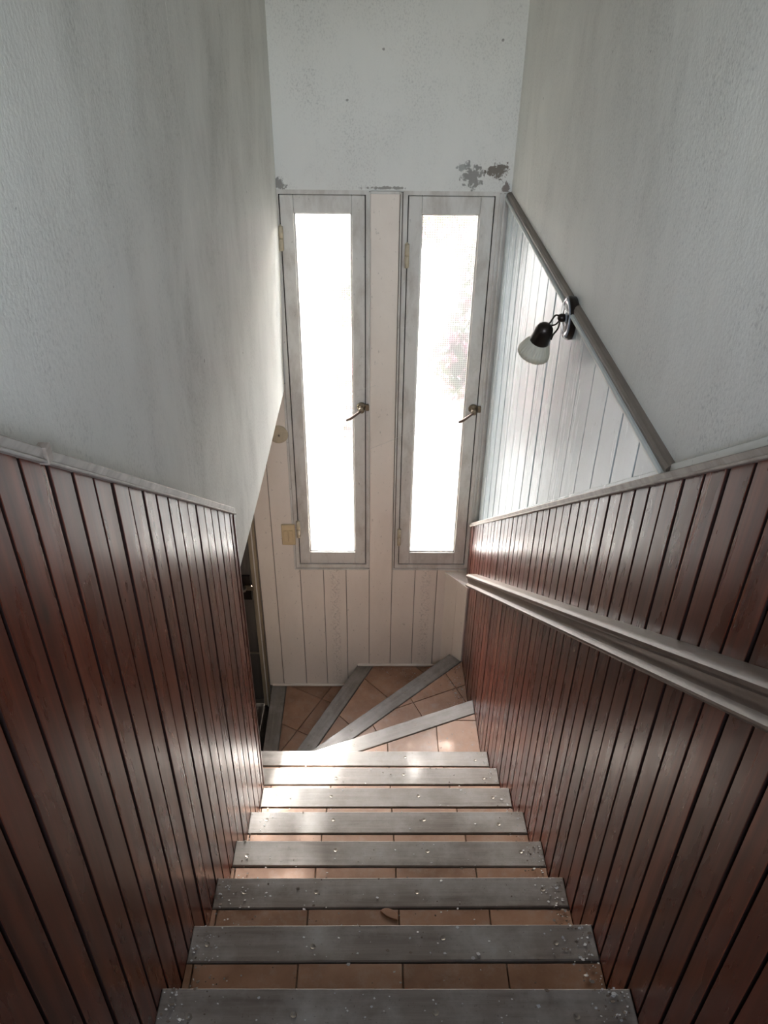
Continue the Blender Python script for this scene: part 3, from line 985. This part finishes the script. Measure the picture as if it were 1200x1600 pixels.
# winders: each tread is bounded by the previous nosing and its own nosing line through the pivot
RW = lambda y: (xr(y) - 0.001, y)
A_END = (xr(0.481) - 0.001, 0.481)
B_END = (0.402, 1.003)
C_END = (-0.151, YF - 0.0005)
D_END = (PIV[0], YF - 0.0005)
wind = [
    (1, [PIV, RW(0.0), A_END], A_END, grid_cells((0.020, 0.09), 0.0, 0.2505, 6)),
    (2, [PIV, A_END, RW(0.944), (0.4605, 0.9445), B_END], B_END, grid_cells((0.17, 0.62), math.radians(24), 0.27, 6)),
    (3, [PIV, B_END, (0.353, YF - 0.0005), C_END], C_END, grid_cells((0.05, 0.80), math.radians(42.4), 0.30, 6)),
    (4, [PIV, C_END, D_END], D_END, grid_cells((-0.50, 0.72), math.radians(62), 0.28, 6)),
]
for k, poly, end, cells in wind:
    z = -k * R
    poly = ccw(poly)
    st = slab('step', poly, FLOOR, z - 0.012, 'grout', stairs)
    st.matrix_parent_inverse = sinv
    d = Vector((end[0] - PIV[0], end[1] - PIV[1])).normalized()
    # inward normal (towards the previous tread)
    cen = (sum(p[0] for p in poly) / len(poly), sum(p[1] for p in poly) / len(poly))
    nrm = (d.y, -d.x)
    if (cen[0] - PIV[0]) * nrm[0] + (cen[1] - PIV[1]) * nrm[1] < 0:
        nrm = (-nrm[0], -nrm[1])
    q = (PIV[0] + nrm[0] * BOARD_W, PIV[1] + nrm[1] * BOARD_W)
    brd = clean(clip(poly, q, (-nrm[0], -nrm[1])))
    an = math.atan2(d.y, d.x)
    loc = [((x - PIV[0]) * math.cos(an) + (y - PIV[1]) * math.sin(an), -(x - PIV[0]) * math.sin(an) + (y - PIV[1]) * math.cos(an)) for x, y in brd]
    wb = slab('nosing_board', loc, z - BOARD_T, z, 'nosing', st, 0.003)
    wb.location = (PIV[0], PIV[1], 0)
    wb.rotation_euler = (0, 0, an)
    q2 = (q[0] + nrm[0] * 0.004, q[1] + nrm[1] * 0.004)
    rest = clean(clip(poly, q2, nrm))
    if len(rest) >= 3:
        tiles_in(rest, z - 0.0015, cells, st)
    L = math.hypot(end[0] - PIV[0], end[1] - PIV[1])
    for f in (0.45, 0.72):
        screw(PIV[0] + d.x * L * f + nrm[0] * 0.04, PIV[1] + d.y * L * f + nrm[1] * 0.04, z, st)

# ------------------------------------------------------------------ handrail
zH = lambda y: 0.464 - 0.7275 * (y - 0.744)
PROF = [(0.0, 0.0), (0.038, 0.0), (0.047, -0.003), (0.0525, -0.010), (0.0520, -0.019), (0.0475, -0.0255), (0.0445, -0.0275), (0.0445, -0.030), (0.0405, -0.040), (0.0385, -0.050),
        (0.0405, -0.059), (0.0475, -0.0655), (0.0520, -0.0700), (0.0515, -0.0760), (0.0470, -0.0830), (0.0, -0.0860)]
loops = []
for i in range(17):
    y = 0.744 + (-2.70 - 0.744) * i / 16
    loops.append([(xr(y) - 0.0005 - w, y, zH(y) + h) for w, h in PROF])
hr = prism('handrail', loops, 'handrail', None, True)
hr.data.set_sharp_from_angle(angle=math.radians(32))
tag(hr, 'moulded grey brown wooden handrail on the right plank panelling', 'handrail')

# ------------------------------------------------------------------ wall lamp
LP = Vector((0.498, -0.262, 2.203))
lamp = tag(empty('wall_lamp', LP), 'dark bronze wall lamp with ribbed white glass shade on the level trim', 'lamp')
linv = Matrix.Translation(-LP)
def lpart(o):
    o.parent = lamp; o.matrix_parent_inverse = linv
    return o
lpart(lathe('backplate', (0.5085, LP.y, LP.z), (-1, 0, 0), [(-0.006, 0.060), (0.010, 0.063), (0.016, 0.061), (0.018, 0.056)], 'bronze', None, 36))
lpart(lathe('glazed_disc', (0.4915, LP.y, LP.z), (-1, 0, 0), [(-0.001, 0.057), (0.003, 0.0565), (0.0035, 0.047), (0.001, 0.040), (0.001, 0.022), (0.004, 0.018), (0.004, 0.004)], 'plate', None, 36))
lpart(lathe('hub', (0.489, LP.y, LP.z), (-1, 0, 0), [(0, 0.011), (0.010, 0.012), (0.018, 0.010), (0.022, 0.004)], 'bronze', None, 16))
AX = Vector((-0.20, 0.30, -0.90)).normalized()
S0 = Vector((0.436, -0.276, 2.186))
lpart(lathe('socket_cup', S0, AX, [(-0.004, 0.006), (0.0, 0.015), (0.008, 0.0225), (0.020, 0.0265), (0.036, 0.0275), (0.052, 0.0285), (0.058, 0.0300), (0.060, 0.0285)], 'bronze', None, 24))
sh = lathe('shade', S0, AX, [(0.050, 0.0255), (0.062, 0.0310), (0.076, 0.0385), (0.092, 0.0445), (0.108, 0.0480), (0.1082, 0.0465), (0.092, 0.0430), (0.076, 0.0370), (0.062, 0.0295), (0.050, 0.024)], 'shade', None, 120, 0.022, 30, True, False)
lpart(sh)
H0 = Vector((0.475, LP.y, LP.z))
for pts in ([(0, 0.0, 0.004), (-0.014, -0.006, 0.010), (-0.022, -0.010, 0.004), (-0.030, -0.012, -0.010), (-0.040, -0.014, -0.019)],
            [(0, 0.0, -0.004), (-0.006, 0.014, -0.024), (-0.018, 0.016, -0.029), (-0.028, 0.006, -0.024), (-0.036, -0.006, -0.020)],
            [(0, 0.0, -0.006), (-0.002, -0.004, -0.026), (-0.010, -0.012, -0.036), (-0.018, -0.018, -0.044), (-0.024, -0.026, -0.056)]):
    pp = [H0 + Vector(p) for p in pts]
    # smooth the polyline
    cur = []
    for i in range(len(pp) - 1):
        p0, p1, p2, p3 = pp[max(i - 1, 0)], pp[i], pp[i + 1], pp[min(i + 2, len(pp) - 1)]
        for s in range(5):
            u = s / 5
            cur.append(0.5 * ((2 * p1) + (p2 - p0) * u + (2 * p0 - 5 * p1 + 4 * p2 - p3) * u * u + (3 * p1 - p0 - 3 * p2 + p3) * u ** 3))
    cur.append(pp[-1])
    lpart(tube('arm', cur, 0.0026, 'bronze', None, 8))

# ------------------------------------------------------------------ switch and junction box on the far wall
sw = tag(empty('light_switch', (-0.518, YF, 0.468)), 'yellowed plastic light switch beside the left window', 'switch')
sp_ = box('switch_plate', (-0.038, -0.016, -0.066), (0.036, 0.0, 0.068), 'cream', sw, 0.004)
for x0, x1 in ((-0.026, -0.002), (0.0, 0.024)):
    box('rocker', (x0, -0.021, -0.040), (x1, -0.0155, 0.034), 'cream', sw, 0.002)
jb = tag(empty('junction_cover', (-0.537, YF, 1.085)), 'round cream junction cover under the cut left plaster', 'wall cover')
lathe('cover_disc', (0, 0, 0), (0, -1, 0), [(0, 0.050), (0.004, 0.050), (0.007, 0.045), (0.008, 0.03), (0.008, 0.004)], 'cream_pale', jb, 28)
lathe('cover_screw', (0.004, -0.008, -0.004), (0, -1, 0), [(-0.001, 0.006), (0.002, 0.0055), (0.0025, 0.002)], 'steel', jb, 12)

# ------------------------------------------------------------------ flakes, crumbs, cobweb
def flakes(name, mat, n, label, size, seed):
    rr = random.Random(seed)
    bm = bmesh.new()
    for _ in range(n):
        k = rr.choices([7, 6, 5, 4, 3, 2, 1, 0, -1, -2, -3], [2.4, 2.8, 2.8, 1.8, 1.1, .7, .6, .5, .5, 1.2, .6])[0]
        u = rr.random()
        if k >= 0:
            y = -k * G - rr.random() * (G - 0.01) * (0.55 if k == 7 else 1.0)
            if u < 0.42: x = xr(y) - 0.006 - abs(rr.gauss(0, 0.035))
            elif u < 0.66: x = xl(y) + 0.006 + abs(rr.gauss(0, 0.05)) if k >= 2 else rr.uniform(-0.5, 0.45)
            else: x = rr.uniform(-0.48, 0.47)
        elif k == -1:
            x = rr.uniform(-0.1, 0.46); y = rr.uniform(0.02, 0.15 + 0.3 * max(x, 0))
        elif k == -2:
            x = min(0.45, 0.46 - abs(rr.gauss(0, 0.06))); y = rr.uniform(0.55, 0.93)
        else:
            x = rr.uniform(0.0, 0.33); y = rr.uniform(0.98, 1.06)
        z = k * R + 0.001
        s = size * rr.choice([0.5, 0.7, 1, 1, 1.6]) * rr.uniform(0.6, 1.3)
        a0 = rr.random() * 6.28
        m_ = rr.choice([4, 5, 6])
        tx, ty = rr.uniform(-.35, .35), rr.uniform(-.35, .35)
        pts = []
        for i in range(m_):
            a = a0 + i * 6.283 / m_
            rad = s * rr.uniform(0.55, 1.1)
            dx, dy = rad * math.cos(a), rad * math.sin(a) * 0.75
            pts.append((x + dx, y + dy, dx * tx + dy * ty))
        lo = min(p[2] for p in pts)
        b0 = [bm.verts.new((p[0], p[1], z + p[2] - lo)) for p in pts]
        b1 = [bm.verts.new((p[0], p[1], z + p[2] - lo + 0.0008)) for p in pts]
        bm.faces.new(b0[::-1]); bm.faces.new(b1)
        for i in range(m_):
            bm.faces.new((b0[i], b0[(i + 1) % m_], b1[(i + 1) % m_], b1[i]))
    return tag(from_bm(name, bm, mat), label, 'debris', 'stuff')

flakes('paint_flakes', 'flake', 900, 'white paint flakes scattered over the stair treads', 0.0031, 3)
flakes('dirt_crumbs', 'crumb', 420, 'brown dirt crumbs scattered over the stair treads', 0.0032, 11)

bm = bmesh.new()
for a, b, sag in (((-0.08, YF - 0.03, 1.02), (0.18, YF - 0.02, 1.16), 0.012), ((-0.16, YF - 0.01, 1.33), (-0.05, YF - 0.008, 1.36), 0.004), ((0.12, YF - 0.02, 1.10), (0.44, YF - 0.01, 1.46), 0.02),
                  ((0.40, YF - 0.01, 0.62), (0.468, YF - 0.05, 0.40), 0.01), ((0.41, YF - 0.01, 0.45), (0.468, YF - 0.02, 0.30), 0.006), ((0.46, YF - 0.01, 0.40), (0.465, YF - 0.08, 0.24), 0.004),
                  ((0.37, YF - 0.004, 2.30), (0.42, YF - 0.002, 2.16), 0.004), ((0.33, YF - 0.004, 2.29), (0.40, YF - 0.002, 2.20), 0.003), ((-0.44, YF - 0.03, 2.05), (-0.40, YF - 0.002, 1.80), 0.01)):
    A_, B_ = Vector(a), Vector(b)
    add_tube(bm, [A_.lerp(B_, i / 8) - Vector((0, 0, sag * math.sin(math.pi * i / 8))) for i in range(9)], 0.0006, 4)
tag(from_bm('cobweb', bm, 'web'), 'dusty cobweb strands across the two windows', 'cobweb', 'stuff')

chip_top = [(0.026 * math.cos(a), 0.019 * math.sin(a)) for a in (math.pi * k / 8 for k in range(9))]
chip_poly = chip_top + [(-0.018, -0.002), (-0.006, -0.0045), (0.008, -0.004), (0.019, -0.0015)]
chip = slab('tile_chip', chip_poly, 0.0, 0.005, 'tile', None, 0.001)
chip.location = (-0.008, -1.272, 5 * R - 0.001)
chip.rotation_euler = (0, 0, math.radians(-28))
tag(chip, 'curved broken tile chip lying in the middle of a tread', 'tile chip')

# ------------------------------------------------------------------ outdoors: bushes blurred through the pressed glass, tree crowns out of view
tag(box('ground', (-25, YF + 0.225, FLOOR - 0.6), (25, 40, FLOOR - 0.15), 'ground'), 'pale sunlit terrace outside the windows', kind='structure')

def shrub(name, base, blobs, n, leaf, bract, label, seed):
    """stems from the base into leafy blobs; blobs: (centre, radii)"""
    rr = random.Random(seed)
    root = tag(empty(name, base), label, 'shrub')
    bm = bmesh.new()
    for c, r in blobs:
        c = Vector(c)
        mid = (Vector(base) + c) / 2 + Vector((rr.uniform(-.12, .12), rr.uniform(-.1, .1), 0.05))
        pts = [Vector(base).lerp(mid, i / 4) if i < 4 else mid.lerp(c, (i - 4) / 4) for i in range(9)]
        add_tube(bm, [p - Vector(base) for p in pts], [0.022 * (1 - 0.085 * i) for i in range(9)], 6)
    from_bm('stems', bm, 'bark', root)
    tot = sum(r[0] * r[1] * r[2] for _, r in blobs)
    for nm, mat, share in (('foliage', 'leaf', 1 - bract), ('flowers', 'bract', bract)):
        vs2, fs2 = [], []
        for c, r in blobs:
            cnt = int(n * share * r[0] * r[1] * r[2] / tot)
            for _ in range(cnt):
                while True:
                    p = Vector((rr.uniform(-1, 1), rr.uniform(-1, 1), rr.uniform(-1, 1)))
                    if p.length < 1: break
                q = Vector((c[0] + p.x * r[0], c[1] + p.y * r[1], c[2] + p.z * r[2])) - Vector(base)
                d = Vector((rr.gauss(0, 1), rr.gauss(0, 1), rr.gauss(0, .6))).normalized()
                e = d.orthogonal().normalized()
                e.rotate(Matrix.Rotation(rr.random() * 6.28, 3, d))
                h = d.cross(e)
                L = leaf * rr.uniform(0.7, 1.3)
                i0 = len(vs2)
                vs2 += [q - e * L, q + h * L * 0.55 + d * L * .12, q + e * L, q - h * L * 0.55 + d * L * .12]
                fs2.append((i0, i0 + 1, i0 + 2, i0 + 3))
        me = bpy.data.meshes.new(nm)
        me.from_pydata([tuple(v) for v in vs2], [], fs2)
        o = link(nm, me, mat, root)
        o['kind'] = 'stuff'
    return root

gz = FLOOR - 0.15
shrub('flowering_tree', (1.7, YF + 2.6, gz), [((0.36, YF + 2.0, 3.05), (0.36, 0.42, 0.62)), ((0.42, YF + 2.1, 2.50), (0.34, 0.36, 0.34)), ((0.33, YF + 2.0, 1.74), (0.30, 0.22, 0.28))],  # crown mostly out of view, shaped to shade the right window
      4500, 0.045, 0.45, 'tall pink flowering tree outside, crown set above the view to shade the right window', 5)
shrub('shade_tree', (-1.5, YF + 1.3, gz), [((-0.28, YF + 1.30, 2.62), (0.23, 0.14, 0.26))],  # unseen tree added to thin the sunbeam on the middle treads
      480, 0.038, 0.3, 'slender flowering tree added outside, unseen, to shade the top of the left window', 9)
shrub('pink_bush', (-0.25, YF + 2.3, gz), [((-0.16, YF + 2.2, 0.62), (0.20, 0.25, 0.40)), ((-0.30, YF + 2.3, 0.05), (0.34, 0.3, 0.42))],
      2600, 0.030, 0.35, 'pink flowering bush outside, blurred behind the left window glass', 12)
shrub('near_bush', (-0.75, YF + 0.8, gz), [((-0.20, YF + 0.50, 1.72), (0.17, 0.14, 0.28)), ((-0.24, YF + 0.42, 1.28), (0.16, 0.08, 0.20))],
      1300, 0.020, 0.30, 'leafy shoots close outside, blurred behind the left window glass', 14)
shrub('tall_bush', (0.95, YF + 0.8, gz), [((0.46, YF + 0.52, 1.55), (0.15, 0.14, 0.62)), ((0.36, YF + 0.50, 1.25), (0.18, 0.12, 0.22)), ((0.24, YF + 0.5, 1.98), (0.14, 0.1, 0.10))],
      2800, 0.020, 0.30, 'tall leafy bush close outside, blurred behind the right window glass', 13)
